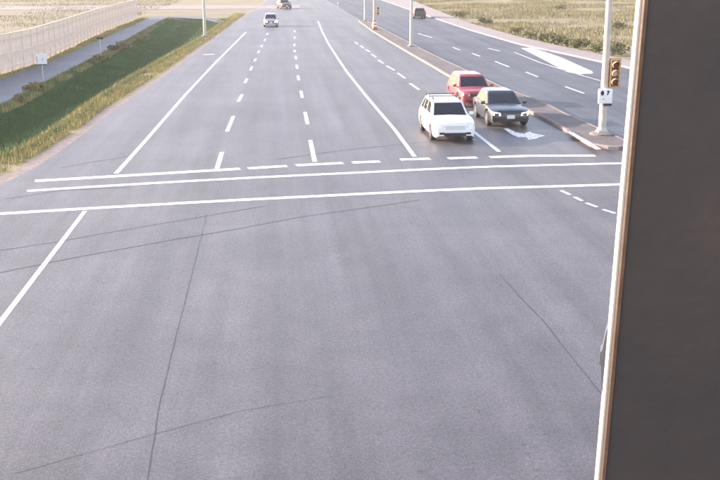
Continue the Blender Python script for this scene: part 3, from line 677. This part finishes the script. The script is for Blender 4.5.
blades('field_grass', 'olive grass in the field behind the beige fence', M['blade_tan'], 30000, band(fence_l, fence_l, 60, 240, lambda t, y: -.03, clump(6, .1), -.1, -60, -1.0), .1, .4, .08)

def make_shrub(label, loc, r, h, m, n=900, seed=0, group='low shrubs'):
    rs = random.Random(seed); root = empty('shrub', loc, rs.uniform(0, 6)); tag(root, label, 'shrub', group)
    V = []; F = []
    lob = [(Vector((rs.uniform(-.6, .6)*r, rs.uniform(-.6, .6)*r, h*rs.uniform(.3, .72))), rs.uniform(.3, .55)) for _ in range(7)]
    for i in range(n):
        c, s = rs.choice(lob); d = Vector((rs.gauss(0, 1), rs.gauss(0, 1), rs.gauss(0, 1))).normalized()*(rs.random()**.4)
        p = c+Vector((d.x*s*r, d.y*s*r, d.z*s*h*.62)); p.z = max(.03, p.z)
        a = Vector((rs.gauss(0, 1), rs.gauss(0, 1), rs.gauss(0, .7))).normalized(); b = a.cross(Vector((rs.gauss(0, 1), rs.gauss(0, 1), rs.gauss(0, 1)))).normalized(); sz = rs.uniform(.06, .13)
        k = len(V); V += [p-a*sz, p+b*sz*.5, p+a*sz, p-b*sz*.5]; F.append((k, k+1, k+2, k+3))
    mesh_obj('foliage', V, F, m, root)
    bm = bmesh.new()
    for c, s in lob: tube(bm, (0, 0, -.05), c, .018, .008, 5)
    bm_obj('stem', bm, M['twig'], root)
def grd(px, py, z=0): p = gp(px, py, z); return (p.x, p.y, z-.02)
for i, (px, py, r, h, mk, lb) in enumerate([
    (545, 42.5, 1.0, 1.0, 'leaf', 'first low green shrub from the far end of the row by the opposite sidewalk'),
    (556, 45, 1.1, 1.1, 'leaf', 'second low green shrub of the row by the opposite sidewalk'),
    (567, 47, .9, .9, 'leaf', 'third low green shrub of the row by the opposite sidewalk'),
    (580, 49.5, 1.2, 1.15, 'leaf', 'fourth and widest low shrub of the row by the opposite sidewalk'),
    (594, 53, 1.1, 1.0, 'leaf', 'nearest low shrub of the row, just left of the cream signal pole'),
    (612, 55.5, 1.2, 1.2, 'leaf', 'low shrub behind the traffic light, right of the cream signal pole'),
    (530, 37.5, .9, .8, 'leaf_dry', 'dry tan shrub left of the green shrub row'),
    (515, 33, .8, .8, 'leaf_dry', 'dry tan shrub farther up the opposite sidewalk'),
    (484, 24.5, 1.0, 1.0, 'leaf', 'small dark shrub on the far tan field by the sidewalk'),
    (461, 18, 1.2, 1.1, 'leaf', 'farthest dark shrub beside the opposite sidewalk'),
    (560, 11, 1.6, 1.2, 'leaf', 'lone dark shrub far out in the tan field'),
    (618, 30, 1.4, 1.2, 'leaf', 'dark shrub in the tan field beside the near steel post'),
    (113.5, 50.5, .6, .55, 'leaf', 'small dark green shrub beside the thin grey marker post'),
    (125, 48.5, .8, .7, 'leaf_dry', 'yellowish shrub on the ditch edge below the footpath'),
    (104, 61, .8, .6, 'leaf_dry', 'dry tan shrub at the foot of the thin marker post'),
    (34, 90, .7, .5, 'leaf_dry', 'dry shrub near the white square sign by the footpath'),
    (19, 102, .4, .5, 'leaf_dry', 'tiny pale shrub at the left ditch edge'),
    (140, 41, 1.0, .7, 'leaf_dry', 'pale dry shrub where the ditch narrows')]):
    make_shrub(lb, grd(px, py), r, h, M[mk], seed=100+i)

# ------------------------------------------------------------------ thin evening haze over the whole place
bm = bmesh.new(); bx(bm, (0, 250, 5.6), (7400, 6800, 14.0)); hz = bm_obj('haze', bm, mat('haze_unused', (1, 1, 1)))
hz.data.materials.clear(); hm = bpy.data.materials.new('haze'); hm.use_nodes = True; hm.node_tree.nodes.clear()
ho = hm.node_tree.nodes.new('ShaderNodeOutputMaterial'); hv = hm.node_tree.nodes.new('ShaderNodeVolumePrincipled')
hv.inputs['Color'].default_value = (0.95, 0.95, 0.97, 1); hv.inputs['Density'].default_value = 0.0004; hv.inputs['Anisotropy'].default_value = 0.2
hm.node_tree.links.new(hv.outputs[0], ho.inputs['Volume']); hz.data.materials.append(hm); hz['kind'] = 'stuff'; hz['label'] = 'thin pale haze over the road'
